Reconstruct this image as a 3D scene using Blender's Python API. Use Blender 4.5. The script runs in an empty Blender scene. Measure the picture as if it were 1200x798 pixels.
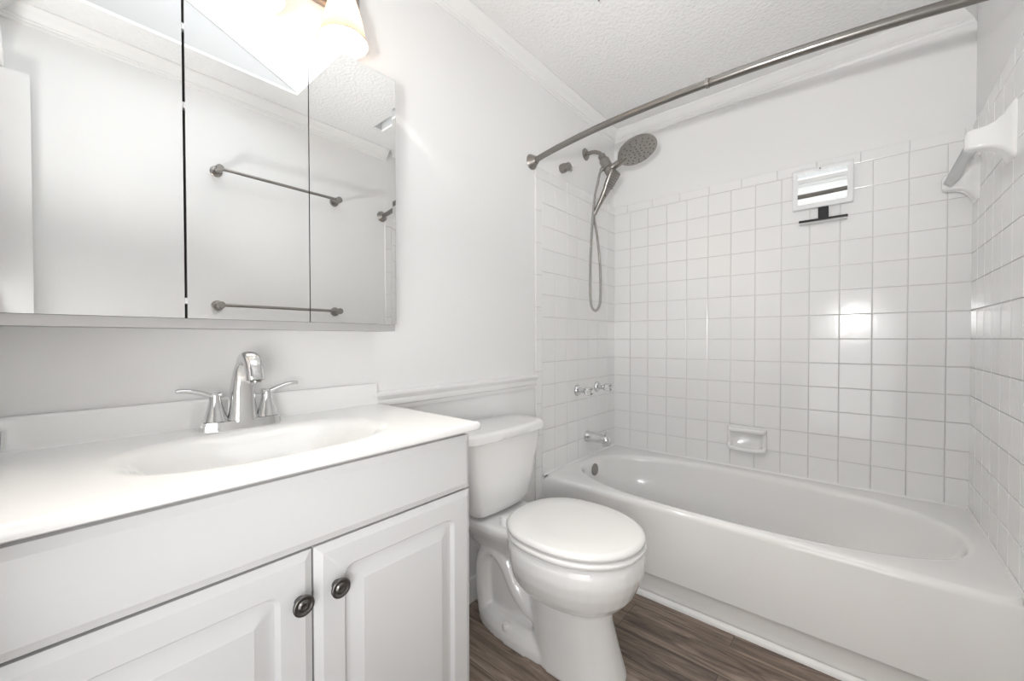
import bpy, bmesh, math, random
from mathutils import Vector, Matrix, noise
random.seed(7)
C = bpy.context.scene.collection
S = bpy.context.scene
PI = math.pi
H = .375            # tub rim height; every height below is given as H + height over the rim

# ---------------------------------------------------------------- camera
cd = bpy.data.cameras.new('camera'); cam = bpy.data.objects.new('camera', cd); C.objects.link(cam)
yaw, pitch, roll = .70851, -.01329, -.00203
F = Vector((math.cos(yaw)*math.cos(pitch), math.sin(yaw)*math.cos(pitch), math.sin(pitch)))
R0 = Vector((math.sin(yaw), -math.cos(yaw), 0)); U0 = R0.cross(F)
Rv = math.cos(roll)*R0 + math.sin(roll)*U0; Uv = math.cos(roll)*U0 - math.sin(roll)*R0
M = Matrix((Rv, Uv, -F)).transposed().to_4x4(); M.translation = Vector((-2.33422, -1.16014, H+.65934))
cam.matrix_world = M
cd.sensor_width = 36; cd.lens = 473.498/1200*36; cd.shift_y = 4.8/1200; cd.clip_start = .02
S.camera = cam

XL, YC, ZC = -2.425, -1.496, H+1.928
# ---------------------------------------------------------------- world, lights, exposure
S.view_settings.view_transform = 'Standard'; S.view_settings.look = 'None'
S.view_settings.gamma = 1; S.view_settings.use_curve_mapping = False
S.view_settings.exposure = 0.45
W = bpy.data.worlds.new('sky'); S.world = W; W.use_nodes = True
bg = W.node_tree.nodes['Background']; bg.inputs[0].default_value = (.93, .97, 1, 1); bg.inputs[1].default_value = 2.4

def light(name, kind, loc, power, color=(1,1,1), size=.1, size_y=None, aim=None, portal=False):
    d = bpy.data.lights.new(name, kind); d.energy = power; d.color = color
    if kind == 'AREA':
        d.size = size
        if size_y: d.shape = 'RECTANGLE'; d.size_y = size_y
        if portal: d.cycles.is_portal = True
    else: d.shadow_soft_size = size
    o = bpy.data.objects.new(name, d); C.objects.link(o); o.location = loc
    if aim is not None: o.rotation_euler = (Vector(aim)-Vector(loc)).to_track_quat('-Z', 'Y').to_euler()
    return o
# soft fill light added in the doorway behind the camera
light('doorway_fill', 'AREA', (-2.58, -1.08, .70), 5.2, (.98, .99, 1), .75, 1.1, (-1.0, -.10, .95))
# the photographer's flash, direct and bounced off the ceiling, plus added fill spots
def spot(name, loc, aim, power, deg, blend=1, size=.08):
    o = light(name, 'SPOT', loc, power, (1, .995, .985), size, aim=aim); o.data.spot_size = math.radians(deg); o.data.spot_blend = blend; return o
spot('bounced_flash', (-2.56, -1.0, 1.15), (-1.9, -1.1, ZC), 26, 90)
spot('corner_fill', (-2.56, -1.0, 1.15), (-1.55, -.25, ZC), 35, 70)  # added fill, bounced off the ceiling corner over the vanity wall
spot('flash_head', (-2.56, -1.12, H+.83), (-.3, -.85, 2.0), 50, 66, size=.03)
spot('low_wall_fill', (-2.56, -1.28, .95), (-1.1, -.05, .95), 19, 75, size=.16)  # added fill that lifts the lower vanity wall and tank
light('skylight_portal', 'AREA', (-1.95, -.905, 2.62), 1, size=.9, size_y=.74, aim=(-1.95, -.905, 0), portal=True)
light('added_slot_portal', 'AREA', (-.99, -1.15, 2.74), 1, size=.1, size_y=.3, aim=(-.99, -1.15, 0), portal=True)  # portal for the added narrow ceiling slot

# ---------------------------------------------------------------- materials
def mat(name, col, rough=.5, metal=0, spec=.5, coat=0, bump=None, trans=0, emis=None, ior=None):
    m = bpy.data.materials.new(name); m.use_nodes = True
    nt = m.node_tree; b = nt.nodes['Principled BSDF']
    b.inputs['Base Color'].default_value = (*col, 1); b.inputs['Roughness'].default_value = rough
    b.inputs['Metallic'].default_value = metal; b.inputs['Specular IOR Level'].default_value = spec
    b.inputs['Coat Weight'].default_value = coat; b.inputs['Coat Roughness'].default_value = .05
    b.inputs['Transmission Weight'].default_value = trans
    if ior: b.inputs['IOR'].default_value = ior
    if emis: b.inputs['Emission Color'].default_value = (*emis[0], 1); b.inputs['Emission Strength'].default_value = emis[1]
    if bump:
        sc, st, dist, det = bump
        tc = nt.nodes.new('ShaderNodeTexCoord'); n = nt.nodes.new('ShaderNodeTexNoise'); bp = nt.nodes.new('ShaderNodeBump')
        n.inputs['Scale'].default_value = sc; n.inputs['Detail'].default_value = det
        bp.inputs['Strength'].default_value = st; bp.inputs['Distance'].default_value = dist
        nt.links.new(tc.outputs['Object'], n.inputs['Vector']); nt.links.new(n.outputs['Fac'], bp.inputs['Height'])
        nt.links.new(bp.outputs['Normal'], b.inputs['Normal'])
    return m
WALL = mat('wall_paint', (.86, .857, .85), .55, spec=.3, bump=(90, .12, .002, 3))
CEIL = mat('textured_ceiling_paint', (.85, .847, .84), .8, spec=.2, bump=(75, .9, .006, 4))
TRIM = mat('trim_paint', (.86, .855, .845), .35)
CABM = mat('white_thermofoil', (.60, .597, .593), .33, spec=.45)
MARB = mat('cultured_marble', (.87, .865, .85), .13, coat=.4)
CER = mat('white_vitreous_china', (.85, .845, .835), .09, coat=.5)
SEATM = mat('white_seat_plastic', (.86, .855, .84), .16, coat=.3)
TUBM = mat('tub_enamel', (.88, .875, .865), .13, coat=.4)
TILE = mat('glazed_tile', (.87, .867, .858), .14, coat=.15, bump=(14, .15, .004, 2))
GROUT = mat('grout', (.72, .71, .69), .85)
CHROME = mat('chrome', (.72, .72, .72), .07, 1)
NICK = mat('brushed_nickel', (.34, .32, .30), .32, 1)
NICKD = mat('brushed_nickel_rod', (.27, .255, .24), .32, 1)
PEWT = mat('dark_pewter', (.16, .155, .15), .28, 1)
BLACK = mat('black_plastic', (.012, .012, .012), .35)
DARK = mat('dark_gap', (.05, .05, .05), .8)
WPLA = mat('white_plastic', (.86, .86, .86), .3)
MIRR = mat('mirror_glass', (.93, .935, .93), .0, 1)
RUB = mat('grey_rubber', (.12, .115, .11), .5)
GREYM = mat('grey_metal_edge', (.50, .495, .49), .4, .3)
GREYC = mat('grey_ceramic', (.33, .33, .33), .35)
ACRY = mat('clear_acrylic', (.97, .97, .97), .04, trans=1, ior=1.49)
FROST = mat('frosted_acrylic', (.88, .89, .89), .25, trans=.75, ior=1.45)
BULB = mat('lit_bulb', (1, .9, .75), .4, emis=((1, .92, .83), 400))
DOORM = mat('door_paint', (.84, .835, .825), .35)

def shade_mat():
    m = bpy.data.materials.new('frosted_warm_glass'); m.use_nodes = True; nt = m.node_tree
    nt.nodes.clear(); o = nt.nodes.new('ShaderNodeOutputMaterial'); mx = nt.nodes.new('ShaderNodeMixShader'); mx2 = nt.nodes.new('ShaderNodeMixShader')
    t = nt.nodes.new('ShaderNodeBsdfTranslucent'); d = nt.nodes.new('ShaderNodeBsdfDiffuse'); g = nt.nodes.new('ShaderNodeBsdfGlossy')
    t.inputs[0].default_value = (.50, .42, .35, 1); d.inputs[0].default_value = (.62, .55, .49, 1); g.inputs['Roughness'].default_value = .15
    mx.inputs[0].default_value = .5; mx2.inputs[0].default_value = .06
    nt.links.new(t.outputs[0], mx.inputs[1]); nt.links.new(d.outputs[0], mx.inputs[2])
    nt.links.new(mx.outputs[0], mx2.inputs[1]); nt.links.new(g.outputs[0], mx2.inputs[2]); nt.links.new(mx2.outputs[0], o.inputs[0])
    return m
SHADE = shade_mat()

def floor_mat():
    m = bpy.data.materials.new('wood_plank_floor'); m.use_nodes = True; nt = m.node_tree; N = nt.nodes; L = nt.links
    b = N['Principled BSDF']; b.inputs['Roughness'].default_value = .42
    tc = N.new('ShaderNodeTexCoord'); mp = N.new('ShaderNodeMapping'); mp.inputs['Rotation'].default_value = (0, 0, PI/2)
    mp.inputs['Location'].default_value = (.06, .075, 0)
    L.new(tc.outputs['Object'], mp.inputs[0])
    br = N.new('ShaderNodeTexBrick'); br.inputs['Scale'].default_value = 1; br.inputs['Brick Width'].default_value = .9
    br.inputs['Row Height'].default_value = .152; br.inputs['Mortar Size'].default_value = .0007; br.offset = .37
    br.inputs['Color1'].default_value = (0, 0, 0, 1); br.inputs['Color2'].default_value = (1, 1, 1, 1); br.inputs['Mortar'].default_value = (.5, .5, .5, 1)
    L.new(mp.outputs[0], br.inputs['Vector'])
    mp2 = N.new('ShaderNodeMapping'); mp2.inputs['Scale'].default_value = (1.6, 15, 1); L.new(mp.outputs[0], mp2.inputs[0])
    add = N.new('ShaderNodeVectorMath'); add.operation = 'ADD'; sc = N.new('ShaderNodeVectorMath'); sc.operation = 'SCALE'; sc.inputs['Scale'].default_value = 13
    L.new(br.outputs['Color'], sc.inputs[0]); L.new(mp2.outputs[0], add.inputs[0]); L.new(sc.outputs[0], add.inputs[1])
    n1 = N.new('ShaderNodeTexNoise'); n1.inputs['Scale'].default_value = 2.0; n1.inputs['Detail'].default_value = 6; n1.inputs['Distortion'].default_value = 1.6; n1.inputs['Roughness'].default_value = .62
    L.new(add.outputs[0], n1.inputs['Vector'])
    mp3 = N.new('ShaderNodeMapping'); mp3.inputs['Scale'].default_value = (3, 90, 1); L.new(add.outputs[0], mp3.inputs[0])
    n2 = N.new('ShaderNodeTexNoise'); n2.inputs['Scale'].default_value = 1.4; n2.inputs['Detail'].default_value = 3; L.new(mp3.outputs[0], n2.inputs['Vector'])
    cr = N.new('ShaderNodeValToRGB'); e = cr.color_ramp.elements
    e[0].position = .3; e[0].color = (.070, .050, .039, 1); e[1].position = .72; e[1].color = (.38, .30, .24, 1)
    e2 = cr.color_ramp.elements.new(.5); e2.color = (.20, .15, .117, 1)
    mixf = N.new('ShaderNodeMath'); mixf.operation = 'MULTIPLY_ADD'; mixf.inputs[1].default_value = .30; L.new(n2.outputs['Fac'], mixf.inputs[0])
    m3 = N.new('ShaderNodeMath'); m3.operation = 'MULTIPLY_ADD'; m3.inputs[1].default_value = .13; m3.inputs[2].default_value = -.20; L.new(br.outputs['Color'], m3.inputs[0])
    L.new(m3.outputs[0], mixf.inputs[2])
    m4 = N.new('ShaderNodeMath'); m4.operation = 'ADD'; L.new(n1.outputs['Fac'], m4.inputs[0]); L.new(mixf.outputs[0], m4.inputs[1])
    L.new(m4.outputs[0], cr.inputs[0])
    mm = N.new('ShaderNodeMix'); mm.data_type = 'RGBA'; mm.inputs['B'].default_value = (.03, .02, .015, 1)
    L.new(br.outputs['Fac'], mm.inputs['Factor']); L.new(cr.outputs[0], mm.inputs['A']); L.new(mm.outputs['Result'], b.inputs['Base Color'])
    bp = N.new('ShaderNodeBump'); bp.inputs['Strength'].default_value = .15; bp.inputs['Distance'].default_value = .002
    L.new(m4.outputs[0], bp.inputs['Height']); L.new(bp.outputs[0], b.inputs['Normal'])
    return m
FLOOR = floor_mat()

# ---------------------------------------------------------------- helpers
def obj(name, bm, m, parent=None, smooth=35, bevel=None, mods=None):
    me = bpy.data.meshes.new(name)
    bmesh.ops.recalc_face_normals(bm, faces=bm.faces)
    bm.to_mesh(me); bm.free()
    if smooth:
        for p in me.polygons: p.use_smooth = True
        if smooth < 180: me.set_sharp_from_angle(angle=math.radians(smooth))
    me.materials.append(m)
    o = bpy.data.objects.new(name, me); C.objects.link(o)
    if parent:
        o.parent = parent
        o.matrix_parent_inverse = Matrix.Translation(-world_loc(parent))
    if bevel:
        b = o.modifiers.new('b', 'BEVEL'); b.width = bevel; b.segments = 3; b.limit_method = 'ANGLE'; b.angle_limit = math.radians(40)
    return o
def world_loc(o):
    return (world_loc(o.parent) if o.parent and False else Vector((0, 0, 0))) + (o.location if not o.parent else Vector((0, 0, 0)))
def tag(o, label, cat, group=None):
    o['label'] = label; o['category'] = cat
    if group: o['group'] = group
    return o
def thing(name, label, cat, loc, group=None):
    o = bpy.data.objects.new(name, None); C.objects.link(o); o.location = loc; o.empty_display_size = .05
    return tag(o, label, cat, group)
def struct(name, bm, m, smooth=35, bevel=None):
    o = obj(name, bm, m, None, smooth, bevel); o['kind'] = 'structure'; return o
def BM(): return bmesh.new()
def box(bm, x0, x1, y0, y1, z0, z1):
    v = [bm.verts.new(p) for p in ((x0,y0,z0),(x1,y0,z0),(x1,y1,z0),(x0,y1,z0),(x0,y0,z1),(x1,y0,z1),(x1,y1,z1),(x0,y1,z1))]
    for f in ((0,3,2,1),(4,5,6,7),(0,1,5,4),(1,2,6,5),(2,3,7,6),(3,0,4,7)): bm.faces.new([v[i] for i in f])
    return bm
def bx(*a): return box(BM(), *a)
def loft(bm, rings, cap0=True, cap1=True, closed=True):
    vs = [[bm.verts.new(p) for p in r] for r in rings]; n = len(rings[0])
    for a, b in zip(vs, vs[1:]):
        for i in range(n if closed else n-1):
            j = (i+1) % n
            bm.faces.new((a[i], a[j], b[j], b[i]))
    if cap0: bm.faces.new(vs[0][::-1])
    if cap1: bm.faces.new(vs[-1])
    return vs
def frame_for(d):
    d = Vector(d).normalized(); a = Vector((0,0,1)) if abs(d.z) < .9 else Vector((1,0,0))
    u = a.cross(d).normalized(); return u, d.cross(u), d
def lathe(bm, c, axis, prof, n=32):
    """prof: list of (distance along axis, radius)"""
    u, v, d = frame_for(axis); c = Vector(c)
    loft(bm, [[c + d*h + (u*math.cos(2*PI*i/n) + v*math.sin(2*PI*i/n))*max(r, 1e-5) for i in range(n)] for h, r in prof])
    return bm
def tube(bm, pts, r, n=12, smooth_steps=0):
    P = [Vector(p) for p in pts]
    if smooth_steps: P = catmull(P, smooth_steps)
    rr = r if callable(r) else (lambda t: r)
    rings = []; u = None
    for i, p in enumerate(P):
        d = (P[min(i+1, len(P)-1)] - P[max(i-1, 0)]).normalized()
        if u is None: u, v, _ = frame_for(d)
        else:
            u = (u - d*u.dot(d)).normalized(); v = d.cross(u)
        R = rr(i/(len(P)-1))
        R = R if isinstance(R, tuple) else (R, R)
        rings.append([p + u*math.cos(2*PI*k/n)*R[0] + v*math.sin(2*PI*k/n)*R[1] for k in range(n)])
    loft(bm, rings); return bm
def catmull(P, k):
    Q = [P[0]*2-P[1]] + list(P) + [P[-1]*2-P[-2]]; out = []
    for i in range(1, len(Q)-2):
        a, b, c, d = Q[i-1:i+3]
        for j in range(k):
            t = j/k
            out.append(.5*((2*b) + (c-a)*t + (2*a-5*b+4*c-d)*t*t + (3*b-a-3*c+d)*t**3))
    out.append(P[-1]); return out
def prism(bm, poly, axis, a0, a1):
    """extrude a 2D polygon along axis 'x' or 'y'; poly is (other horizontal, z)"""
    f = (lambda p, a: (a, p[0], p[1])) if axis == 'x' else (lambda p, a: (p[0], a, p[1]))
    loft(bm, [[f(p, a0) for p in poly], [f(p, a1) for p in poly]]); return bm
def rrect(x0, x1, y0, y1, r, n=6):
    out = []
    for cx, cy, a in ((x1-r, y1-r, 0), (x0+r, y1-r, PI/2), (x0+r, y0+r, PI), (x1-r, y0+r, 1.5*PI)):
        for i in range(n+1):
            t = a + PI/2*i/n; out.append((cx+r*math.cos(t), cy+r*math.sin(t)))
    return out

# ---------------------------------------------------------------- the room
XL, YC, ZC = -2.425, -1.496, H+1.928
WT = .10
# wall behind vanity, toilet and faucet end (y = 0)
struct('wall_vanity', bx(XL-WT, .10, .0, .10, 0, ZC+.02), WALL, bevel=None)
struct('wall_back', bx(0.0, .10, YC-.1, 0, 0, ZC+.02), WALL)
struct('wall_right', bx(-5.5, 0.0, YC-.10, YC, 0, ZC+.02), WALL)
# wall with the doorway beside the camera
bm = BM(); box(bm, XL-WT, XL, -.56, 0, 0, ZC+.02); box(bm, XL-WT, XL, YC, -.56, 2.04, ZC+.02)
struct('wall_left', bm, WALL)
struct('floor', bx(-5.5, .1, YC-.1, .3, -.05, 0), FLOOR)
# hall behind the doorway
bm = BM(); box(bm, -5.5, XL-WT, .3, .4, 0, ZC+.02); box(bm, -5.6, -5.5, YC-.1, .4, 0, ZC+.02)
struct('wall_hall', bm, WALL)
# ceiling with the skylight opening and a slot added for a bright mirror strip
o1 = (-2.40, -1.452, -1.285, -.52); o2 = (-1.025, -.962, -1.285, -1.02)
bm = BM(); zt = ZC+.012
box(bm, -5.5, XL, YC-.1, .4, ZC, zt)
box(bm, XL, 0.1, YC-.1, o1[2], ZC, zt); box(bm, XL, .1, o1[3], .1, ZC, zt)
box(bm, XL, o1[0], o1[2], o1[3], ZC, zt); box(bm, o1[1], o2[0], o1[2], o1[3], ZC, zt); box(bm, o2[1], .1, o1[2], o1[3], ZC, zt)
struct('ceiling', bm, CEIL)
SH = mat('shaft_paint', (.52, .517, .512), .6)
sl = .42
def ztop(x): return ZC + .012 + sl*(o1[1]-x)
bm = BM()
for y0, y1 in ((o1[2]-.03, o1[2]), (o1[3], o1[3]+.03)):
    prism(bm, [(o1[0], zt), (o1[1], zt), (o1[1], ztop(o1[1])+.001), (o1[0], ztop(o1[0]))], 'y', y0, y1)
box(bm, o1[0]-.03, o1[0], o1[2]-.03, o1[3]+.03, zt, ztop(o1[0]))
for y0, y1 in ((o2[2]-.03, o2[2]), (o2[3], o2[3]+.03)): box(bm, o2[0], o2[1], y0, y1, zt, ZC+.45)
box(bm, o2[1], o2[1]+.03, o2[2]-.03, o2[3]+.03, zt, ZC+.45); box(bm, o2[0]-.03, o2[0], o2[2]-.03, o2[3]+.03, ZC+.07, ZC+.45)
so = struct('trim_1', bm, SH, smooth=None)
# glazing frames on top of the skylight shaft and the added slot
bm = BM()
for y0, y1 in ((o1[2]-.03, o1[2]+.004), (o1[3]-.004, o1[3]+.03)):
    prism(bm, [(o1[0]-.03, ztop(o1[0]-.03)), (o1[1], ztop(o1[1])), (o1[1], ztop(o1[1])+.03), (o1[0]-.03, ztop(o1[0]-.03)+.03)], 'y', y0, y1)
struct('window_1', bm, TRIM)
bm = BM()
for y0, y1 in ((o2[2]-.03, o2[2]+.01), (o2[3]-.01, o2[3]+.03)): box(bm, o2[0]-.03, o2[1]+.03, y0, y1, ZC+.45, ZC+.48)
struct('added_slot_frame', bm, TRIM)

# crown mouldings (profile in (distance from wall, height below ceiling))
CP = [(0, 0), (.050, 0), (.050, .006), (.046, .010), (.040, .013), (.034, .020), (.026, .030), (.018, .037), (.012, .041), (.012, .046), (.007, .050), (.007, .056), (.004, .062), (0, .062)]
def crown(name, fn, a0, a1, m0, m1):
    """fn maps (along, out, z); m0/m1: 1 mitres the end inwards"""
    bm = BM()
    loft(bm, [[fn(a0 + m0*d, d, ZC-h) for d, h in CP], [fn(a1 - m1*d, d, ZC-h) for d, h in CP]])
    return struct(name, bm, TRIM, smooth=25)
crown('trim_2', lambda a, d, z: (a, -d, z), XL, 0, 1, 1)
crown('trim_3', lambda a, d, z: (-d, a, z), YC, 0, 1, 1)
crown('trim_4', lambda a, d, z: (a, YC+d, z), XL, -.80, 1, 0)
crown('trim_5', lambda a, d, z: (XL+d, a, z), YC, 0, 1, 1)

# chair rail on the vanity wall
RP = [(0, .462), (.006, .462), (.008, .468), (.008, .474), (.014, .478), (.016, .486), (.014, .494), (.018, .500), (.022, .507), (.022, .513), (.017, .518), (0, .518)]
RP = [(a, H+(h-.462)*1.15+.430) for a, h in RP]
bm = BM(); loft(bm, [[(x, -a, h) for a, h in RP] for x in (-1.662, -.8165)])
struct('trim_6', bm, TRIM, smooth=25)
# baseboard behind the toilet
bm = BM(); loft(bm, [[(x, -a, h) for a, h in ((0, 0), (.014, 0), (.014, .075), (.010, .088), (.004, .092), (0, .092))] for x in (-1.66, -.8165)])
struct('baseboard_vanity', bm, TRIM, smooth=25)
# white strip along the foot of the tub apron
bm = BM(); loft(bm, [[(-.757-a, y, h) for a, h in ((-.004, 0), (.013, 0), (.0125, .008), (.009, .014), (.003, .018), (-.004, .0185))] for y in (YC+.0005, -.0085)])
struct('baseboard_tub', bm, TRIM, smooth=50)
# door casing on the left wall and the door leaf standing open against the right wall
bm = BM()
box(bm, XL, XL+.014, -.56, -.50, 0, 2.10); box(bm, XL, XL+.014, YC+.002, -.50, 2.04, 2.10)
struct('trim_7', bm, TRIM, smooth=None)
dbm = BM(); box(dbm, -3.05, -2.349, YC+.012, YC+.047, .012, 2.035)
dr = struct('door_1', dbm, DOORM, smooth=None)

# ---------------------------------------------------------------- tile surround
P_ = .1095
def tile_slab(bm, fn, a0, a1, b0, b1, th, rnd=None, bull=None):
    """fn(a, b, out) -> world; a pillowed tile between a0..a1, b0..b1"""
    g = .0009; a0 += g; a1 -= g; b0 += g; b1 -= g
    t = [random.uniform(-.0004, .0004) for _ in range(3)]
    def ring(i, h):
        out = []
        for sa, sb in ((0,0),(1,0),(1,1),(0,1)):
            a = a0+i if sa == 0 else a1-i; b = b0+i if sb == 0 else b1-i
            out.append(fn(a, b, h + ((sa-.5)*t[0] + (sb-.5)*t[1]) if h > 0 else h))
        return out
    loft(bm, [ring(0, 0), ring(0, th-.0014), ring(.0009, th-.0005), ring(.0028, th)], cap0=False)
def tile_wall(name, wallname, fn, amin, full, bottom, top_rows, side, cut=None, skip=None):
    """tiles from the corner (a = 0) outwards"""
    th = .008
    bm = BM()
    for c in range(full + (1 if cut else 0)):
        a0 = c*P_; a1 = (c+1)*P_ if c < full else cut
        for r in range(0, 13):
            b0, b1 = r*P_, (r+1)*P_
            if r == 0: b0 = .004
            tile_slab(bm, fn, a0, a1, H+b0, H+b1, th)
    # caps: 6 inch bullnose along the top
    L = cut if cut else full*P_+.05
    n = math.ceil(L/.153); a = 0; off = .153*.60
    a = 0; nxt = off
    while a < L-.001:
        b = min(nxt, L); tile_slab(bm, fn, a, b, H+13*P_, H+13*P_+.049, th); a = b; nxt += .153
    if side:
        z = H + 13*P_; s0, s1 = full*P_, full*P_+.05
        while z > .001:
            z2 = max(z-.153, 0); tile_slab(bm, fn, s0, s1, z2, z, th); z = z2
        z = H
        k = 0
        while z > .001:               # tiles running down in front of the tub
            z2 = max(z-P_, 0); tile_slab(bm, fn, .7575, s0, z2, z, th) if z2 > -1 else None; z = z2
    o = obj(name, bm, TILE, bpy.data.objects[wallname], smooth=None)
    g = BM(); e = .004
    pts = []
    L2 = L
    a = [fn(0, H+.0, e), fn(L2, H+.0, e), fn(L2, H+13*P_+.048, e), fn(0, H+13*P_+.048, e)]
    b = [fn(0, H+.0, -.004), fn(L2, H+.0, -.004), fn(L2, H+13*P_+.048, -.004), fn(0, H+13*P_+.048, -.004)]
    loft(g, [b, a])
    if side:
        a = [fn(.7575, .001, e), fn(L2, .001, e), fn(L2, H, e), fn(.7575, H, e)]; b = [fn(.7575, .001, -.004), fn(L2, .001, -.004), fn(L2, H, -.004), fn(.7575, H, -.004)]
        loft(g, [b, a])
    gg = obj('grout', g, GROUT, o, smooth=None)
    return o
# wall surfaces at y=0, x=0, y=YC are the tile faces: the panels sit 8 mm into that depth
TH = .008
tile_wall('tile_surround', 'wall_vanity', lambda a, b, h: (-a, TH-h-.0005-TH+.0005+.0, b) if False else (-a, -h, b), 0, 7, 0, 13, True)
tile_wall('tile_surround', 'wall_back', lambda a, b, h: (-h, -a, b), 0, 13, 0, 13, False, cut=1.496)
tile_wall('tile_surround', 'wall_right', lambda a, b, h: (-a, YC+h, b), 0, 7, 0, 13, True)

# ---------------------------------------------------------------- bathtub
def superell(t, cx, cy, a, bp, bm_, n):
    c, s = math.cos(t), math.sin(t); b = bp if s > 0 else bm_
    r = (abs(c/a)**n + abs(s/b)**n)**(-1/n)
    return (cx+r*c, cy+r*s)
NT = 128
tx0, tx1, ty0, ty1 = -.757, -.0085, YC+.0085, -.0085
tcx, tcy = -.392, -.72
angs = [2*PI*i/NT for i in range(NT)]
def rect_ray(t, ins=0, front=0):
    c, s = math.cos(t), math.sin(t)
    x0, x1, y0, y1 = tx0+front, tx1-ins, ty0+ins, ty1-ins
    k = []
    if c > 1e-9: k.append((x1-tcx)/c)
    if c < -1e-9: k.append((x0-tcx)/c)
    if s > 1e-9: k.append((y1-tcy)/s)
    if s < -1e-9: k.append((y0-tcy)/s)
    k = min(k); return (tcx+k*c, tcy+k*s)
# make corner angles exact
for cxx, cyy in ((tx0, ty0), (tx0, ty1), (tx1, ty0), (tx1, ty1)):
    a = math.atan2(cyy-tcy, cxx-tcx) % (2*PI)
    i = min(range(NT), key=lambda i: min(abs(angs[i]-a), 2*PI-abs(angs[i]-a))); angs[i] = a
def oval(sc_x, yN, yS, z, dx=0, n=2.5):
    out = []
    for t in angs:
        out.append((*superell(t, tcx+dx, tcy, sc_x, yN, yS, n), z))
    return out
rings = []
for fr, z in ((.011, .0), (.011, H-.2835), (.0105, H-.2825), (0, H-.2795), (0, H-.024), (.0015, H-.014), (.006, H-.006), (.013, H-.0015), (.022, H)):
    rings.append([(*rect_ray(t, 0, fr), z) for t in angs])
yN, yS = -.052-tcy, tcy+1.432
for e, z in ((.016, H+.0005), (.007, H-.0015), (0, H-.006), (-.005, H-.014), (-.009, H-.028)):
    rings.append(oval(.322+e, yN+e, yS+e, z))
for f, z, k in ((.0, .30, 0), (.03, .24, 0), (.06, .17, 0), (.085, .11, 0), (.11, .075, 0), (.15, .052, 0), (.22, .044, 0), (.30, .042, 0)):
    e = f*.62
    rings.append(oval(.312-e, yN-.010-e*.9, yS-.012-e*2.0 - (H-z)*.22, z, n=2.6))
bm = BM(); loft(bm, rings, cap0=False)
t = thing('bathtub', 'white alcove bathtub with a plain front apron, beside the toilet', 'bathtub', (-.38, -.75, 0))
obj('tub_body', bm, TUBM, t, smooth=40)
bm = BM(); cb = [(-.0085, 0), (-.0135, .0), (-.0125, .003), (-.0085, .008)]
loft(bm, [[(a, y, H+z) for a, z in cb] for y in (ty0, ty1)])
loft(bm, [[(x, a, H+z) for a, z in cb] for x in (tx0, tx1)])
loft(bm, [[(x, YC-a, H+z) for a, z in cb] for x in (tx0, tx1)])
box(bm, tx0-.002, tx0+.006, -.0087, -.0005, .0, H-.004)
cq = obj('caulk_bead', bm, TRIM, t); cq['label'] = 'white caulk bead along the walls'
# overflow plate on the end wall of the basin
bm = BM(); c = Vector((-.355, -.058, H-.058)); ax = Vector((0, -1, .12))
lathe(bm, c + ax*-.004, ax, [(0, .034), (.010, .034), (.014, .030), (.016, .0)])
ov = obj('overflow_plate', bm, NICK, t); ov['label'] = 'round dark metal overflow plate'
bm = BM(); lathe(bm, (-.355, -.40, .043), (0, 0, 1), [(0, .035), (.003, .035), (.005, .028), (.005, .02), (.002, .018), (.002, 0)])
obj('drain', bm, CHROME, t)

# ---------------------------------------------------------------- tub fittings
t = thing('tub_spout', 'chrome tub spout under the two faucet handles', 'faucet', (-.345, -.0085, H+.116))
bm = BM(); rings = []
for y, rx, rz, dz in ((-.0085, .034, .032, 0), (-.016, .034, .032, 0), (-.020, .031, .0295, 0), (-.06, .0295, .0275, 0), (-.10, .0285, .0265, -.001), (-.130, .027, .025, -.004), (-.145, .022, .021, -.008), (-.150, .012, .012, -.012)):
    rings.append([(-.345+rx*math.cos(a*PI/12), y, H+.116+dz+rz*math.sin(a*PI/12)) for a in range(24)])
loft(bm, rings); obj('spout_body', bm, CHROME, t, smooth=50)
bm = BM(); lathe(bm, (-.345, -.124, H+.115), (0, -.12, -1), [(0, .023), (.032, .022), (.036, .019), (.030, .017), (.028, 0)]); obj('outlet', bm, CHROME, t, smooth=50)
bm = BM(); lathe(bm, (-.345, -.122, H+.135), (0, 0, 1), [(0, .0035), (.013, .0035), (.014, .008), (.019, .009), (.022, .006), (.023, 0)], 16); obj('diverter_knob', bm, CHROME, t)

def tub_handle(x, z, label):
    t = thing('faucet_handle', label, 'faucet handle', (x, -.0085, z), 'tub faucet handles')
    bm = BM(); lathe(bm, (x, -.0085, z), (0, -1, 0), [(0, .031), (.004, .031), (.012, .026), (.016, .014), (.018, .014)]); obj('flange', bm, CHROME, t)
    bm = BM(); lathe(bm, (x, -.0225, z), (0, -1, 0), [(0, .0125), (.030, .0125), (.034, .010), (.040, .010)]); obj('stem', bm, CHROME, t)
    bm = BM(); n = 48; rings = []
    for d, r in ((.036, .012), (.039, .018), (.050, .0215), (.062, .0215), (.074, .018), (.075, .011)):
        rings.append([(x+r*(1+.10*math.cos(8*a*2*PI/n))*math.cos(a*2*PI/n), -.0225-d, z+r*(1+.10*math.cos(8*a*2*PI/n))*math.sin(a*2*PI/n)) for a in range(n)])
    loft(bm, rings); k = obj('knob', bm, ACRY, t); k['label'] = 'clear fluted acrylic knob'
    bm = BM(); lathe(bm, (x, -.0965, z), (0, -1, 0), [(0, .0105), (.003, .0105), (.004, .008), (.004, 0)], 20); obj('cap', bm, CHROME, k)
tub_handle(-.45, H+.383, 'left tub faucet handle with clear knob, nearer the toilet')
tub_handle(-.235, H+.383, 'right tub faucet handle with clear knob, nearer the tiled corner')

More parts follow.
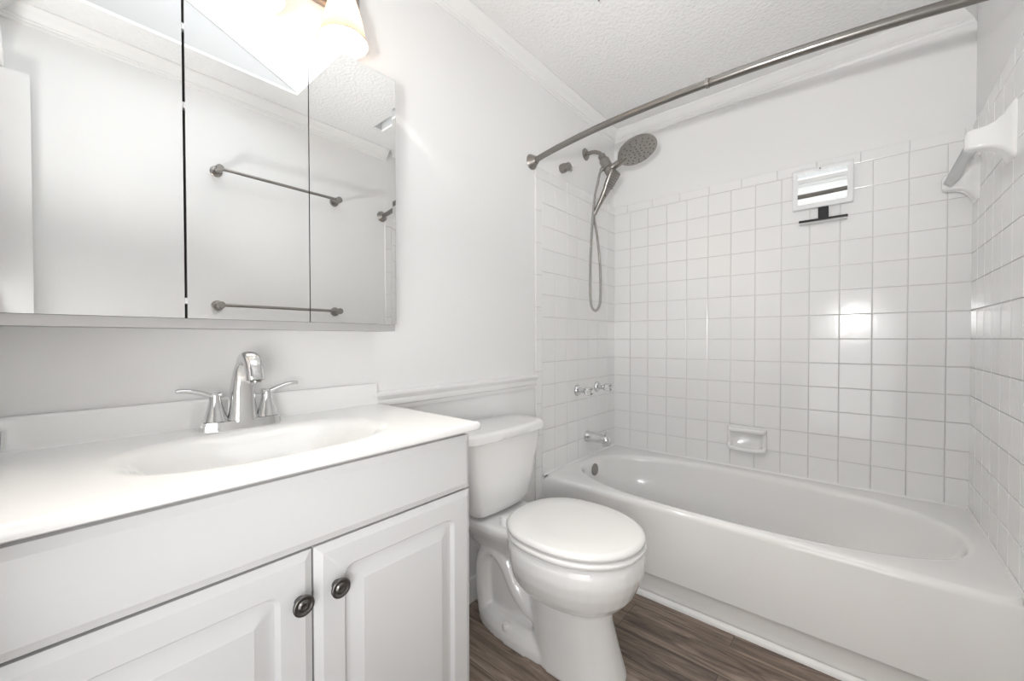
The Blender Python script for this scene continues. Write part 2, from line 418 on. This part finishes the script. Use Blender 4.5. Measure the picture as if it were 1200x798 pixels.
# hand held shower set
t = thing('shower_set', 'brushed nickel combination shower head with hand wand and hose', 'shower', (-.35, -.0, H+1.686))
bm = BM(); lathe(bm, (-.35, 0, H+1.686), (0, -1, 0), [(0, .033), (.003, .033), (.010, .026), (.013, .012), (.016, .012)]); obj('wall_flange', bm, NICK, t)
bm = BM(); tube(bm, [(-.35, -.004, H+1.686), (-.35, -.05, H+1.684), (-.35, -.085, H+1.668), (-.35, -.108, H+1.640)], .0105, 14, 6); obj('shower_arm', bm, NICK, t)
A = Vector((-.35, -.098, H+1.652)); B = Vector((-.35, -.160, H+1.535)); d = B-A
bm = BM(); lathe(bm, A, d, [(0, .016), (.004, .020), (.026, .020), (.028, .017), (.034, .017), (.036, .027), (.092, .027), (.094, .023), (.100, .023), (.102, .028), (.128, .028), (.133, .020), (.134, 0)]); obj('diverter_body', bm, NICK, t)
# round head
nrm = Vector((-.10, -.46, -.887)).normalized(); cen = Vector((-.35, -.302, H+1.612))
Dv = (cen - Vector((-.35, -.15, H+1.553))).normalized(); nrm = (nrm - Dv*nrm.dot(Dv)).normalized(); Sv = nrm.cross(Dv).normalized()
bm = BM(); lathe(bm, cen - nrm*.030, nrm, [(0, .0), (.001, .045), (.006, .082), (.014, .097), (.024, .101), (.029, .100), (.031, .095), (.0305, 0)], 48)
hd = obj('spray_disc', bm, NICK, t, smooth=50)
bm = BM()
for k in range(7):
    m = (1, 6, 10, 14, 10, 0, 0)[k] if k < 5 else 0
    rad = (0, .022, .043, .064, .083)[k] if k < 5 else 0
    for j in range(m if k < 4 else 16):
        if k > 4: break
        a = 2*PI*j/(m if k < 4 else 16) + k*.4
        p = cen + (Dv*math.cos(a)+Sv*math.sin(a))*rad
        lathe(bm, p-nrm*.0005, nrm, [(0, .0048), (.0022, .0042), (.003, .0)], 8)
nz = obj('nozzles', bm, RUB, hd); nz['label'] = 'dark rubber spray nozzles'
bm = BM(); a = Vector((-.35, -.150, H+1.556)); b = cen - Dv*.085 - nrm*.012
tube(bm, [a, a+(b-a)*.35 + Vector((0,0,.004)), a+(b-a)*.7, b+Dv*.02], lambda q: (.024-.003*math.sin(q*PI), .017), 16, 4); obj('disc_bracket', bm, NICK, t)
# hand wand
wt = Vector((-.352, -.185, H+1.548)); wb = Vector((-.365, -.062, H+1.335))
wd = (wb-wt).normalized(); wn = Vector((-.35, -.80, -.45)); wn = (wn-wd*wn.dot(wd)).normalized(); ws = wd.cross(wn)
bm = BM(); rings = []
Lw = (wb-wt).length
for q, w_, th_ in ((0, .012, .006), (.01, .031, .012), (.03, .037, .014), (.12, .036, .015), (.3, .030, .015), (.42, .022, .014), (.58, .017, .013), (.85, .0115, .0105), (.97, .0105, .0105), (1, .009, .009)):
    p = wt + wd*(q*Lw)
    rings.append([p + ws*w_*math.copysign(abs(math.cos(i*PI/10))**.7, math.cos(i*PI/10)) + wn*th_*math.copysign(abs(math.sin(i*PI/10))**.8, math.sin(i*PI/10)) for i in range(20)])
loft(bm, rings); hw = obj('hand_wand', bm, NICK, t, smooth=50)
bm = BM()
for i in range(7):
    for j in range(4):
        p = wt + wd*(.014+i*.0125) + ws*((j-1.5)*.0135) + wn*.0145
        lathe(bm, p-wn*.002, wn, [(0, .0032), (.0028, .003), (.0032, 0)], 8)
nz = obj('nozzles', bm, RUB, hw); nz['label'] = 'dark spray nozzles on the hand wand'
bm = BM(); lathe(bm, wt + wd*.135 + wn*.0115, wn, [(0, .007), (.003, .006), (.004, 0)], 12); obj('button', bm, RUB, hw)
# hose
hp = [(-.358,-.118,1.580),(-.365,-.100,1.555),(-.37,-.088,1.50),(-.375,-.072,1.42),(-.38,-.060,1.28),(-.385,-.052,1.08),(-.385,-.052,.90),(-.385,-.060,.835),(-.382,-.083,.812),(-.378,-.104,.845),(-.374,-.108,.92),(-.370,-.100,1.08),(-.367,-.082,1.22),(-.365,-.065,1.30),(-.365,-.0615,1.34)]
bm = BM(); tube(bm, [(x, y, H+z) for x, y, z in hp], .0068, 10, 8); hs = obj('hose', bm, mat('metal_hose', (.46, .45, .43), .25, 1, bump=(900, .8, .002, 0)), t, smooth=180)
bm = BM(); d = Vector((-.007, .018, -.025)); lathe(bm, (-.358, -.118, H+1.582), d, [(0, .011), (.004, .0115), (.026, .0095), (.028, 0)], 16); obj('hose_nut', bm, NICK, t)
# small chrome hook between rod end and shower arm
t = thing('wall_hook', 'small round chrome fitting on the wall between rod end and shower arm', 'hook', (-.585, 0, H+1.530))
bm = BM(); lathe(bm, (-.590, 0, H+1.530), (0, -1, 0), [(0, .022), (.006, .0235), (.024, .023), (.027, .019), (.030, .021), (.048, .021), (.053, .015), (.053, 0)], 24); obj('hook_base', bm, NICK, t)
bm = BM(); tube(bm, [(-.590, -.040, H+1.512), (-.590, -.052, H+1.503), (-.590, -.066, H+1.508), (-.590, -.070, H+1.522)], .005, 10, 5); obj('hook_tip', bm, CHROME, t)

# ---------------------------------------------------------------- curved shower rod
t = thing('shower_curtain_rod', 'curved brushed nickel shower curtain rod spanning over the tub', 'curtain rod', (-.83, -.75, H+1.485))
zr = H+1.482
rod = [(-.842, -.022), (-.862, -.10), (-.885, -.22), (-.905, -.36), (-.917, -.52), (-.922, -.70), (-.918, -.86), (-.908, -1.00), (-.892, -1.14), (-.873, -1.27), (-.850, -1.39), (-.838, -1.474)]
RP3 = [Vector((x, y, zr+.004*math.sin(-y/1.5*PI))) for x, y in rod]
cat = catmull(RP3, 8)
half = int(len(cat)*.505)
bm = BM(); tube(bm, cat[:half+3], .0125, 20); obj('inner_tube', bm, NICKD, t, smooth=180)
bm = BM(); tube(bm, cat[half:], .0140, 20); obj('outer_tube', bm, NICKD, t, smooth=180)
bm = BM(); dd = cat[half+1]-cat[half]; lathe(bm, cat[half]-dd.normalized()*.004, dd, [(0, .0125), (.001, .0155), (.010, .0155), (.011, .013)], 20); obj('joint_ring', bm, NICK, t)
for (x, y), s in (((-.840, 0), -1), ((-.836, YC), 1)):
    bm = BM(); y0 = y
    lathe(bm, (x, y0, zr), (-.12, s, 0), [(0, .034), (.004, .035), (.007, .033), (.026, .021), (.034, .0175), (.036, .016), (.036, .012)], 28)
    obj('flange', bm, NICK, t)

# ---------------------------------------------------------------- wall mounted ceramics
def soap_dish():
    t = thing('soap_dish', 'white ceramic soap dish set into the long tiled wall above the tub', 'soap dish', (-.008, -.734, H+.09))
    y0, y1, z0, z1 = -.822, -.648, H+.094, H+.216
    bm = BM()
    rings = []
    out = rrect(y0, y1, z0, z1, .012, 5)
    def rr(ins, r): return rrect(y0+ins, y1-ins, z0+ins, z1-ins, r, 5)
    for ins, x, r in ((0, -.004, .014), (0, -.016, .014), (.004, -.024, .014), (.010, -.027, .012), (.016, -.026, .012), (.020, -.020, .012), (.026, -.0145, .010)):
        rings.append([(x, a, b) for a, b in rr(ins, r)])
    loft(bm, rings, cap0=True, cap1=True)
    obj('dish_frame', bm, CER, t, smooth=50)
    # upper grab bar and lower lip, both bulging out
    bm = BM(); tube(bm, [(-.014, y1-.012, z1-.016), (-.030, y1-.018, z1-.018), (-.037, y1-.035, z1-.018), (-.038, -.735, z1-.018), (-.037, y0+.035, z1-.018), (-.030, y0+.018, z1-.018), (-.014, y0+.012, z1-.016)], .0125, 14, 5); obj('grab_bar', bm, CER, t, smooth=180)
    bm = BM(); tube(bm, [(-.012, y1-.010, z0+.030), (-.030, y1-.014, z0+.014), (-.042, y1-.034, z0+.011), (-.046, -.735, z0+.010), (-.042, y0+.034, z0+.011), (-.030, y0+.014, z0+.014), (-.012, y0+.010, z0+.030)], .0115, 14, 5); 
    box(bm, -.044, -.008, y0+.020, y1-.020, z0+.001, z0+.012)
    obj('lower_lip', bm, CER, t, smooth=60)
soap_dish()

# towel bar with ceramic posts high on the right wall
def ceramic_towel_bar():
    t = thing('ceramic_towel_bar', 'white ceramic towel bar holder high on the right tiled wall', 'towel bar', (-.30, YC+.008, H+1.25))
    zc = H+1.245
    for x, s in ((-.535, 1), (-.085, -1)):
        bm = BM(); rings = []
        for d, hx, hz, r, ox in ((0, .046, .082, .012, 0), (.006, .046, .082, .014, 0), (.012, .040, .072, .014, 0), (.022, .030, .052, .012, .002), (.036, .024, .039, .010, .005), (.052, .021, .033, .009, .007), (.068, .020, .030, .009, .008), (.082, .0195, .029, .010, .008), (.090, .016, .025, .010, .008), (.093, .010, .018, .008, .008)):
            rings.append([(x+ox*s+p, YC+.006+d, zc+q) for p, q in rrect(-hx, hx, -hz, hz, min(r, hx*.95), 5)])
        loft(bm, rings); obj('post', bm, CER, t, smooth=60)
    bm = BM(); s_ = .0150; p = [(-s_, 0), (0, -s_), (s_, 0), (0, s_)]
    sq = [(a*1.3, b*1.3) for a, b in p]
    loft(bm, [[(x, YC+.078+a, zc-.004+b) for a, b in sq] for x in (-.512, -.108)])
    b = obj('bar', bm, FROST, t, smooth=None, bevel=.002); b['label'] = 'translucent square bar'
ceramic_towel_bar()

# fogless shaving mirror with squeegee
t = thing('shower_mirror', 'small white framed shaving mirror with black squeegee on the tiled wall', 'mirror', (-.008, -1.03, H+1.25))
y0, y1, z0, z1 = -1.140, -.921, H+1.256, H+1.436
bm = BM(); 
outer = lambda i, x: [(x-(b-z0)*.043, a, b) for a, b in rrect(y0+i, y1-i, z0+i, z1-i, .004, 3)]
loft(bm, [outer(.004, -.0085), outer(0, -.012), outer(0, -.030), outer(.002, -.033), outer(.018, -.034), outer(.020, -.0325)])
obj('frame', bm, WPLA, t, smooth=40)
bm = BM(); loft(bm, [outer(.0205, -.0322), outer(.0205, -.0338)]); mg = obj('mirror_glass', bm, MIRR, t, smooth=None)
bm = BM(); tube(bm, [(-.034, -1.024, z1-.006), (-.042, -1.024, z1-.007), (-.044, -1.024, z1-.013)], .0022, 8, 4); tube(bm, [(-.034, -1.024, z1-.006), (-.035, -1.030, z1-.006), (-.036, -1.034, z1-.008)], .002, 8, 3); obj('hook', bm, NICK, t)
bm = BM(); box(bm, -.026, -.016, -1.055, -1.017, H+1.200, H+1.262); sq = obj('squeegee_handle', bm, BLACK, t, bevel=.003)
bm = BM(); box(bm, -.034, -.012, -1.122, -.946, H+1.196, H+1.205); obj('squeegee_blade', bm, BLACK, t, bevel=.002)
bm = BM(); box(bm, -.026, -.020, -1.120, -.948, H+1.186, H+1.1965); b = obj('rubber_edge', bm, GREYM, t); b['label'] = 'grey rubber edge under the black squeegee bar'

# chrome towel bars on the right wall (seen in the mirror cabinet)
def towel_bar(z, label):
    t = thing('towel_bar', label, 'towel bar', (-1.46, YC, z), 'brushed metal towel bars on the right wall')
    for x in (-1.757, -1.162):
        bm = BM(); lathe(bm, (x, YC, z), (0, 1, 0), [(0, .026), (.006, .026), (.008, .024), (.010, .011), (.045, .0105), (.047, .0175), (.075, .0175), (.077, .015), (.077, 0)], 24); obj('post', bm, NICK, t)
    bm = BM(); tube(bm, [(-1.775, YC+.062, z), (-1.144, YC+.062, z)], .0078, 14); obj('bar', bm, NICK, t)
towel_bar(H+1.495, 'upper of the two straight towel bars reflected in the mirror cabinet')
towel_bar(H+.830, 'lower of the two straight towel bars reflected in the mirror cabinet')

# ---------------------------------------------------------------- vanity
VX0, VX1, VXC = -2.418, -1.660, -2.032
t = thing('vanity_cabinet', 'white two door vanity cabinet under the sink top', 'cabinet', (-2.04, -.22, 0))
bm = BM()
box(bm, VX0, VX0+.015, -.432, -.002, .10, H+.440); box(bm, VX1-.015, VX1, -.432, -.002, .10, H+.440)
box(bm, VX0, VX1, -.432, -.002, .10, .118); box(bm, VX0, VX1, -.37, -.002, 0, .0995)
box(bm, VX0+.015, VX1-.015, -.432, -.414, .118, .15); box(bm, VX0+.015, VX1-.015, -.432, -.414, H+.28, H+.440); box(bm, VXC-.03, VXC+.03, -.432, -.414, .15, H+.28)
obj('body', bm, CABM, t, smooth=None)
def raised(bm, x0, x1, z0, z1, yf, panel=True):
    """front with eased edge, and a routed raised panel"""
    def rg(i, y, r=.0015): return [(a, y, b) for a, b in rrect(x0+i, x1-i, z0+i, z1-i, r, 5)]
    R = [rg(0, yf+.018), rg(0, yf+.007), rg(.004, yf+.005), rg(.008, yf+.0028), rg(.0135, yf)]
    if panel:
        R += [rg(.052, yf, .020), rg(.055, yf+.0035, .019), rg(.058, yf+.0085, .018), rg(.063, yf+.0085, .016), rg(.069, yf+.0065, .012), rg(.088, yf+.0012, .002), rg(.090, yf+.0002, .002)]
    loft(bm, R)
yf = -.452
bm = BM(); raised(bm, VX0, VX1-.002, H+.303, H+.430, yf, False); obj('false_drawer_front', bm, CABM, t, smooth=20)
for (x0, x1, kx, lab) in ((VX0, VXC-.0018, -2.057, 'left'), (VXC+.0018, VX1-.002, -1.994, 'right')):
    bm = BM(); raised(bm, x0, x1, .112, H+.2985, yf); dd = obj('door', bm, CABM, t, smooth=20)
    bm = BM(); lathe(bm, (kx, yf, H+.221), (0, -1, 0), [(0, .0085), (.003, .0075), (.007, .006), (.011, .008), (.014, .014), (.0165, .0170), (.0195, .0172), (.0210, .0155), (.0205, .0125), (.0190, .0105), (.0192, .0090), (.0212, .0080), (.0222, .0055), (.0210, .0035), (.0215, 0)], 32)
    kb = obj('knob', bm, PEWT, dd, smooth=60); kb['label'] = 'round dark pewter knob'

# sink top: one cast piece of top, backsplash and basin
t = thing('washbasin', 'glossy white vanity top with integral basin and backsplash', 'sink', (-2.03, -.23, H+.44))
X0, X1, Y0, Y1, ZT = -2.420, -1.648, -.462, -.003, H+.460
bm = BM(); nx, ny = 110, 66
def basin(x, y):
    cx, cy, a, b, n = -2.036, -.268, .225, .138, 2.6
    q = (abs((x-cx)/a)**n + abs((y-cy)/b)**n)**(1/n)
    if q >= 1.06: return 0
    if q > .94: s = (1.06-q)/.12; return -.0065*s*s
    s = min(1, (.94-q)/.62); k = s*s*(3-2*s)
    return -.0065 - .018*min(1, (.94-q)/.10) - .085*k*1.0
grid = [[None]*(ny+1) for _ in range(nx+1)]
for i in range(nx+1):
    for j in range(ny+1):
        x = X0+(X1-X0)*i/nx; y = Y0+(Y1-Y0)*j/ny
        e = min((x-X0)*0+1, X1-x, y-Y0)
        z = ZT + basin(x, y)
        grid[i][j] = bm.verts.new((x, y, z))
for i in range(nx):
    for j in range(ny): bm.faces.new((grid[i][j], grid[i+1][j], grid[i+1][j+1], grid[i][j+1]))
# rounded front and right edge, then underside
edge = [grid[i][0] for i in range(nx+1)] + [grid[nx][j] for j in range(1, ny+1)]
prev = edge
for out, dz in ((.0025, -.0008), (.0040, -.0030), (.0045, -.0060), (.0045, -.0165), (.002, -.0185), (-.03, -.0185)):
    row = []
    for k, v in enumerate(edge):
        ox = out if k >= nx else 0; oy = -out if k <= nx else 0
        row.append(bm.verts.new((v.co.x+ox, v.co.y+oy, ZT+dz)))
    for a in range(len(edge)-1): bm.faces.new((prev[a+1], prev[a], row[a], row[a+1]))
    prev = row
obj('basin_top', bm, MARB, t, smooth=60)
bm = BM()
BP = [(-.001, H+.455), (-.024, H+.458), (-.0215, H+.462), (-.0205, H+.468), (-.0205, H+.516), (-.0195, H+.5205), (-.016, H+.5225), (-.001, H+.5225)]
loft(bm, [[(x, a, b) for a, b in BP] for x in (X0, -1.651)]); obj('backsplash', bm, MARB, t, smooth=50, bevel=None)
bm = BM(); lathe(bm, (-2.036, -.275, ZT-.1085), (0, 0, 1), [(0, .023), (.003, .023), (.004, .018), (.002, .016), (.002, 0)]); obj('drain', bm, CHROME, t)

# centreset faucet
fx, fy, fz = -2.034, -.085, ZT
t = thing('sink_faucet', 'chrome two handle sink faucet with tall arched spout', 'faucet', (fx, fy, fz))
bm = BM()
def ovalr(hx, hy, z, n=32, e=3.2):
    out = []
    for i in range(n):
        a = 2*PI*i/n; c, s = math.cos(a), math.sin(a); r = (abs(c/hx)**e+abs(s/hy)**e)**(-1/e); out.append((fx+r*c, fy+r*s, z))
    return out
loft(bm, [ovalr(.080, .027, fz), ovalr(.079, .0265, fz+.003), ovalr(.0755, .0235, fz+.019), ovalr(.073, .0215, fz+.0205)]); obj('base_plate', bm, CHROME, t, smooth=40)
# spout: a tall arch with a flattened tapering section
path = [(0, 0), (0, .045), (-.004, .085), (-.014, .118), (-.034, .140), (-.058, .143), (-.078, .130), (-.088, .110), (-.091, .096)]
pp = catmull([Vector((0, a, b)) for a, b in path], 6)
def srad(q):
    w = .030 - .0135*min(1, q/.42) + (.001 if q > .6 else 0)
    d_ = .0265 - .0125*min(1, q/.40)
    return (w, d_)
rings = []
for i, p in enumerate(pp):
    q = i/(len(pp)-1); d_ = (pp[min(i+1, len(pp)-1)]-pp[max(i-1, 0)]).normalized(); nn = Vector((1,0,0)).cross(d_)
    w, dp = srad(q)
    rings.append([Vector((fx, fy, fz+.016)) + p + Vector((1,0,0))*w*math.copysign(abs(math.cos(2*PI*k/28))**.75, math.cos(2*PI*k/28)) + nn*dp*math.copysign(abs(math.sin(2*PI*k/28))**.75, math.sin(2*PI*k/28)) for k in range(28)])
bm = BM(); loft(bm, rings); obj('spout', bm, CHROME, t, smooth=60)
bm = BM(); lathe(bm, Vector((fx, fy-.091, fz+.1125)), (0, 0, -1), [(0, .0105), (.004, .0105), (.004, 0)], 20); obj('aerator', bm, NICK, t)
for s in (-1, 1):
    cx = fx + s*.051
    bm = BM(); lathe(bm, (cx, fy, fz+.0205), (0, 0, 1), [(0, .0235), (.002, .0230), (.020, .0175), (.040, .0125), (.050, .0110), (.056, .0115), (.0605, .0100), (.062, 0)], 28)
    hb = obj('handle', bm, CHROME, t, smooth=50)
    bm = BM(); zz = fz+.0205+.053
    pts = [(cx-s*.010, fy, zz+.004), (cx+s*.006, fy, zz+.003), (cx+s*.026, fy-.001, zz+.011), (cx+s*.046, fy-.002, zz+.017), (cx+s*.062, fy-.002, zz+.0185), (cx+s*.068, fy-.002, zz+.018)]
    tube(bm, pts, lambda q: (.0115-.0035*math.sin(q*PI*.6), .0065-.0022*q) , 14, 5); obj('lever', bm, CHROME, hb, smooth=60)

# small grey dish at the far left of the top
t = thing('soap_cup', 'small grey rounded cup cut by the left edge, on the white sink top', 'cup', (-2.398, -.10, ZT))
bm = BM(); lathe(bm, (-2.3985, -.105, ZT+.0005), (0, 0, 1), [(0, .016), (.003, .018), (.030, .0205), (.046, .0215), (.050, .0212), (.051, .019), (.048, .0175), (.010, .015), (.009, 0)], 28); obj('cup_body', bm, GREYC, t, smooth=50)

# ---------------------------------------------------------------- mirror cabinet
t = thing('mirror_cabinet', 'three door mirrored medicine cabinet on the wall over the sink', 'mirror cabinet', (-2.02, -.05, H+.70))
zb, ztp = H+.704, H+1.424
bm = BM(); box(bm, -2.398, -1.645, -.095, -.001, zb+.004, ztp-.004); obj('cabinet_body', bm, DARK, t, smooth=None)
bm = BM(); prism(bm, [(-.001, H+.684), (-.106, H+.684), (-.108, H+.7035), (-.001, H+.7035)], 'x', -2.398, -1.6425); b = obj('bottom_rail', bm, GREYM, t, smooth=None); b['label'] = 'grey rail under the mirror doors'
bm = BM(); box(bm, -1.6448, -1.642, -.106, -.001, zb, ztp); obj('side_panel', bm, TRIM, t, smooth=None)
for i, (x0, x1, bev) in enumerate(((-2.396, -2.1410, 0), (-2.1365, -1.8925, 1), (-1.8902, -1.6415, 1))):
    bm = BM(); bw = .011; y = -.112; tilt = .0006
    z0, z1 = zb, ztp
    # flat centre, ground bevel around it
    v = {}
    X = [x0, x0+(.0005 if not bev or i == 1 else .0005), x1-(bw if i == 2 else .0005), x1]; Z = [z0, z0+(bw if bev else .0005), z1-.0005, z1]
    Yd = lambda a, b: y + (tilt*.35 if (b == 0 and bev) or (a == 3 and i == 2) else 0)
    g = [[bm.verts.new((X[a], Yd(a, b), Z[b])) for b in range(4)] for a in range(4)]
    for a in range(3):
        for b in range(3): bm.faces.new((g[a][b], g[a+1][b], g[a+1][b+1], g[a][b+1]))
    bo = [[bm.verts.new((X[a], y+.004, Z[b])) for b in (0, 3)] for a in (0, 3)]
    bm.faces.new((bo[0][0], bo[0][1], bo[1][1], bo[1][0]))
    ring = [g[0][0], g[1][0], g[2][0], g[3][0]]; bm.faces.new(ring + [bo[1][0], bo[0][0]])
    bm.faces.new([g[0][3], g[1][3], g[2][3], g[3][3], bo[1][1], bo[0][1]])
    bm.faces.new([g[0][0], g[0][1], g[0][2], g[0][3], bo[0][1], bo[0][0]])
    bm.faces.new([g[3][0], g[3][1], g[3][2], g[3][3], bo[1][1], bo[1][0]])
    dd = obj('mirror_door', bm, MIRR, t, smooth=None)
    bm = BM(); box(bm, x0+.001, x1-.001, -.1078, -.0985, z0+.001, z1-.001); obj('door_back', bm, GREYM, dd, smooth=None)
for z in (H+1.30, H+1.14, H+.74):
    bm = BM(); box(bm, -2.1425, -2.1350, -.1095, -.096, z-.006, z+.006); obj('hinge_clip', bm, WPLA, t)

# ---------------------------------------------------------------- vanity light
t = thing('vanity_light', 'wall light over the mirror with warm frosted bell shades, cut by the top edge', 'wall light', (-2.02, 0, H+1.62))
bm = BM(); box(bm, -2.30, -1.70, -.022, 0, H+1.60, H+1.70); obj('backplate', bm, NICK, t, bevel=.006)
for x in (-1.783, -2.000, -2.217):
    LZ = H+1.474; ly = -.080
    bm = BM(); tube(bm, [(x, -.018, H+1.650), (x, -.05, H+1.690), (x, -.073, H+1.685), (x, ly, H+1.66), (x, ly, H+1.62)], .008, 12, 5); ar = obj('arm', bm, NICK, t)
    bm = BM(); lathe(bm, (x, ly, LZ+.113), (0, 0, 1), [(0, .030), (.004, .034), (.030, .032), (.042, .016), (.044, 0)], 24); obj('socket', bm, NICK, ar)
    bm = BM(); rings = []; n = 36
    prof = [(.123, .030), (.115, .034), (.095, .041), (.070, .048), (.045, .053), (.020, .058), (.004, .0635), (0, .065), (.001, .0625), (.020, .0555), (.045, .0505), (.070, .0455), (.095, .0385), (.113, .0315), (.121, .0275)]
    for h, r in prof: rings.append([(x+r*math.cos(2*PI*k/n), ly+r*math.sin(2*PI*k/n), LZ+h) for k in range(n)])
    loft(bm, rings, cap0=False, cap1=False); obj('lamp_shade', bm, SHADE, ar, smooth=60)
    bm = BM(); lathe(bm, (x, ly, LZ+.118), (0, 0, -1), [(0, .012), (.020, .014), (.040, .024), (.058, .031), (.072, .031), (.086, .024), (.094, .012), (.096, 0)], 24); obj('bulb', bm, BULB, ar, smooth=60)

# ---------------------------------------------------------------- toilet
TXC = -1.222
t = thing('toilet', 'white two piece toilet with closed lid between vanity and bathtub', 'toilet', (TXC, -.38, 0))
def egg(a, y0, y1, z, n=40, e=2.15, back=2.6):
    """outline with half width a between back y0 and front y1"""
    cy = y0 + (y1-y0)*.48; out = []
    for i in range(n):
        th = 2*PI*i/n; c, s = math.cos(th), math.sin(th)
        if s >= 0: b = y0-cy; ex = back
        else: b = cy-y1; ex = e
        r = (abs(c/a)**ex + abs(s/b)**ex)**(-1/ex); out.append((TXC+r*c, cy+r*s, z))
    return out
bm = BM()
# bowl
loft(bm, [egg(.085, -.32, -.585, .205), egg(.112, -.30, -.612, .222), egg(.140, -.285, -.638, .240), egg(.165, -.275, -.664, .272), egg(.180, -.27, -.680, .310), egg(.187, -.265, -.690, .345), egg(.186, -.26, -.690, .375), egg(.180, -.262, -.684, .392), egg(.172, -.265, -.676, .397)])
# front column
loft(bm, [egg(.106, -.34, -.640, 0, e=2.4), egg(.105, -.34, -.638, .012, e=2.4), egg(.097, -.33, -.618, .08, e=2.3), egg(.092, -.32, -.598, .16), egg(.094, -.31, -.590, .24)])
# deck under the tank
loft(bm, [egg(.060, -.03, -.36, .27, back=4), egg(.085, -.03, -.36, .31, back=4), egg(.115, -.03, -.36, .350, back=5), egg(.128, -.03, -.36, .372, back=5), egg(.128, -.03, -.36, .392, back=5), egg(.122, -.034, -.35, .397, back=5)])
# rear web and foot
loft(bm, [egg(.045, -.10, -.42, 0, back=3), egg(.045, -.10, -.42, .29, back=3)])
loft(bm, [egg(.104, -.055, -.56, 0, back=2.2), egg(.103, -.055, -.56, .030, back=2.2), egg(.092, -.062, -.55, .052, back=2.2), egg(.070, -.075, -.54, .068, back=2.2)])
# trapway: bulges out either side
tp = catmull([Vector(p) for p in ((TXC, -.42, .130), (TXC, -.34, .120), (TXC, -.27, .165), (TXC, -.215, .245), (TXC, -.155, .275), (TXC, -.110, .235), (TXC, -.100, .15), (TXC, -.115, .03))], 5)
rings = []
for i, p in enumerate(tp):
    d_ = (tp[min(i+1, len(tp)-1)]-tp[max(i-1, 0)]).normalized(); u = Vector((1,0,0)); v = d_.cross(u)
    rings.append([p + u*.074*math.cos(2*PI*k/16) + v*.042*math.sin(2*PI*k/16) for k in range(16)])
loft(bm, rings)
bo = obj('bowl', bm, CER, t, smooth=180)
r = bo.modifiers.new('r', 'REMESH'); r.mode = 'VOXEL'; r.voxel_size = .0048; r.use_smooth_shade = True
s = bo.modifiers.new('s', 'SMOOTH'); s.factor = .6; s.iterations = 9
# tank
bm = BM(); rings = []
def tk(hw, yb, yf_, z, bow=.014, r=.03):
    pts = rrect(TXC-hw, TXC+hw, yf_, yb, r, 6); out = []
    for x, y in pts:
        k = 1-((x-TXC)/hw)**2
        if y < (yf_+yb)/2: y -= bow*k
        out.append((x, y, z))
    return out
def tkf(hw, yb, yf_, z, bow=.014, r=.03, n=12):
    # resample long straight edges so the bow shows
    base = rrect(TXC-hw, TXC+hw, yf_, yb, r, 6); out = []
    for i, (a, b) in enumerate(zip(base, base[1:]+base[:1])):
        m = n if abs(a[0]-b[0]) > .1 else 1
        for j in range(m):
            x = a[0]+(b[0]-a[0])*j/m; y = a[1]+(b[1]-a[1])*j/m
            if y < yf_+.5*(yb-yf_): y -= bow*(1-((x-TXC)/hw)**2)
            out.append((x, y, z))
    return out
for hw, yf_, z in ((.105, -.135, H+.028), (.128, -.160, H+.031), (.141, -.172, H+.042), (.149, -.178, H+.065), (.166, -.182, H+.13), (.182, -.186, H+.20), (.197, -.190, H+.27), (.203, -.192, H+.305)):
    rings.append(tkf(hw, -.022, yf_, z))
loft(bm, rings); obj('tank', bm, CER, t, smooth=60)
bm = BM(); rings = []
for i, z in ((.006, H+.3045), (0, H+.308), (0, H+.330), (.003, H+.336), (.009, H+.3395), (.018, H+.341)):
    rings.append(tkf(.216-i, -.014-i*.5, -.206+i, z, bow=.016, r=.034))
loft(bm, rings); obj('tank_lid', bm, CER, t, smooth=60)
# seat and lid
def se(a, y0, y1, z): return egg(a, y0, y1, z, n=56, e=2.1, back=2.45)
bm = BM(); loft(bm, [se(.178, -.272, -.684, .399), se(.187, -.262, -.690, .403), se(.191, -.258, -.694, .409), se(.190, -.258, -.694, .416), se(.182, -.264, -.686, .4205)]); obj('seat', bm, SEATM, t, smooth=60)
bm = BM(); loft(bm, [se(.182, -.262, -.684, .4245), se(.189, -.256, -.691, .4275), se(.190, -.254, -.692, .434), se(.186, -.257, -.688, .4415), se(.175, -.266, -.676, .4455), se(.120, -.32, -.60, .4475)]); obj('seat_lid', bm, SEATM, t, smooth=60)
for s_ in (-1, 1):
    bm = BM(); lathe(bm, (TXC+s_*.075, -.238, .396), (0, 0, 1), [(0, .018), (.018, .017), (.026, .013), (.028, 0)], 20); obj('hinge_cap', bm, SEATM, t)
    bm = BM(); lathe(bm, (TXC+s_*.086, -.255, .048), (s_*.35, 0, 1), [(0, .015), (.010, .0145), (.018, .010), (.020, 0)], 20); bc = obj('bolt_cap', bm, SEATM, t)
bm = BM(); lathe(bm, (TXC-.186, -.204, H+.262), (0, -1, 0), [(0, .012), (.008, .011), (.012, 0)], 16); tube(bm, [(TXC-.186, -.213, H+.262), (TXC-.150, -.217, H+.258), (TXC-.120, -.219, H+.252)], .0055, 10, 4); 
# small metal eyelet on the ceiling above the toilet
t = thing('ceiling_hook', 'tiny dark metal hook on the ceiling at the top edge', 'hook', (-.985, -.42, ZC))
bm.free()
bm = BM(); lathe(bm, (-.985, -.42, ZC), (0, 0, -1), [(0, .010), (.003, .010), (.004, .003), (.012, .003)], 16); tube(bm, [(-.985, -.42, ZC-.010), (-.978, -.424, ZC-.018), (-.985, -.428, ZC-.026), (-.993, -.424, ZC-.020)], .0025, 8, 5); obj('hook_body', bm, NICK, t)
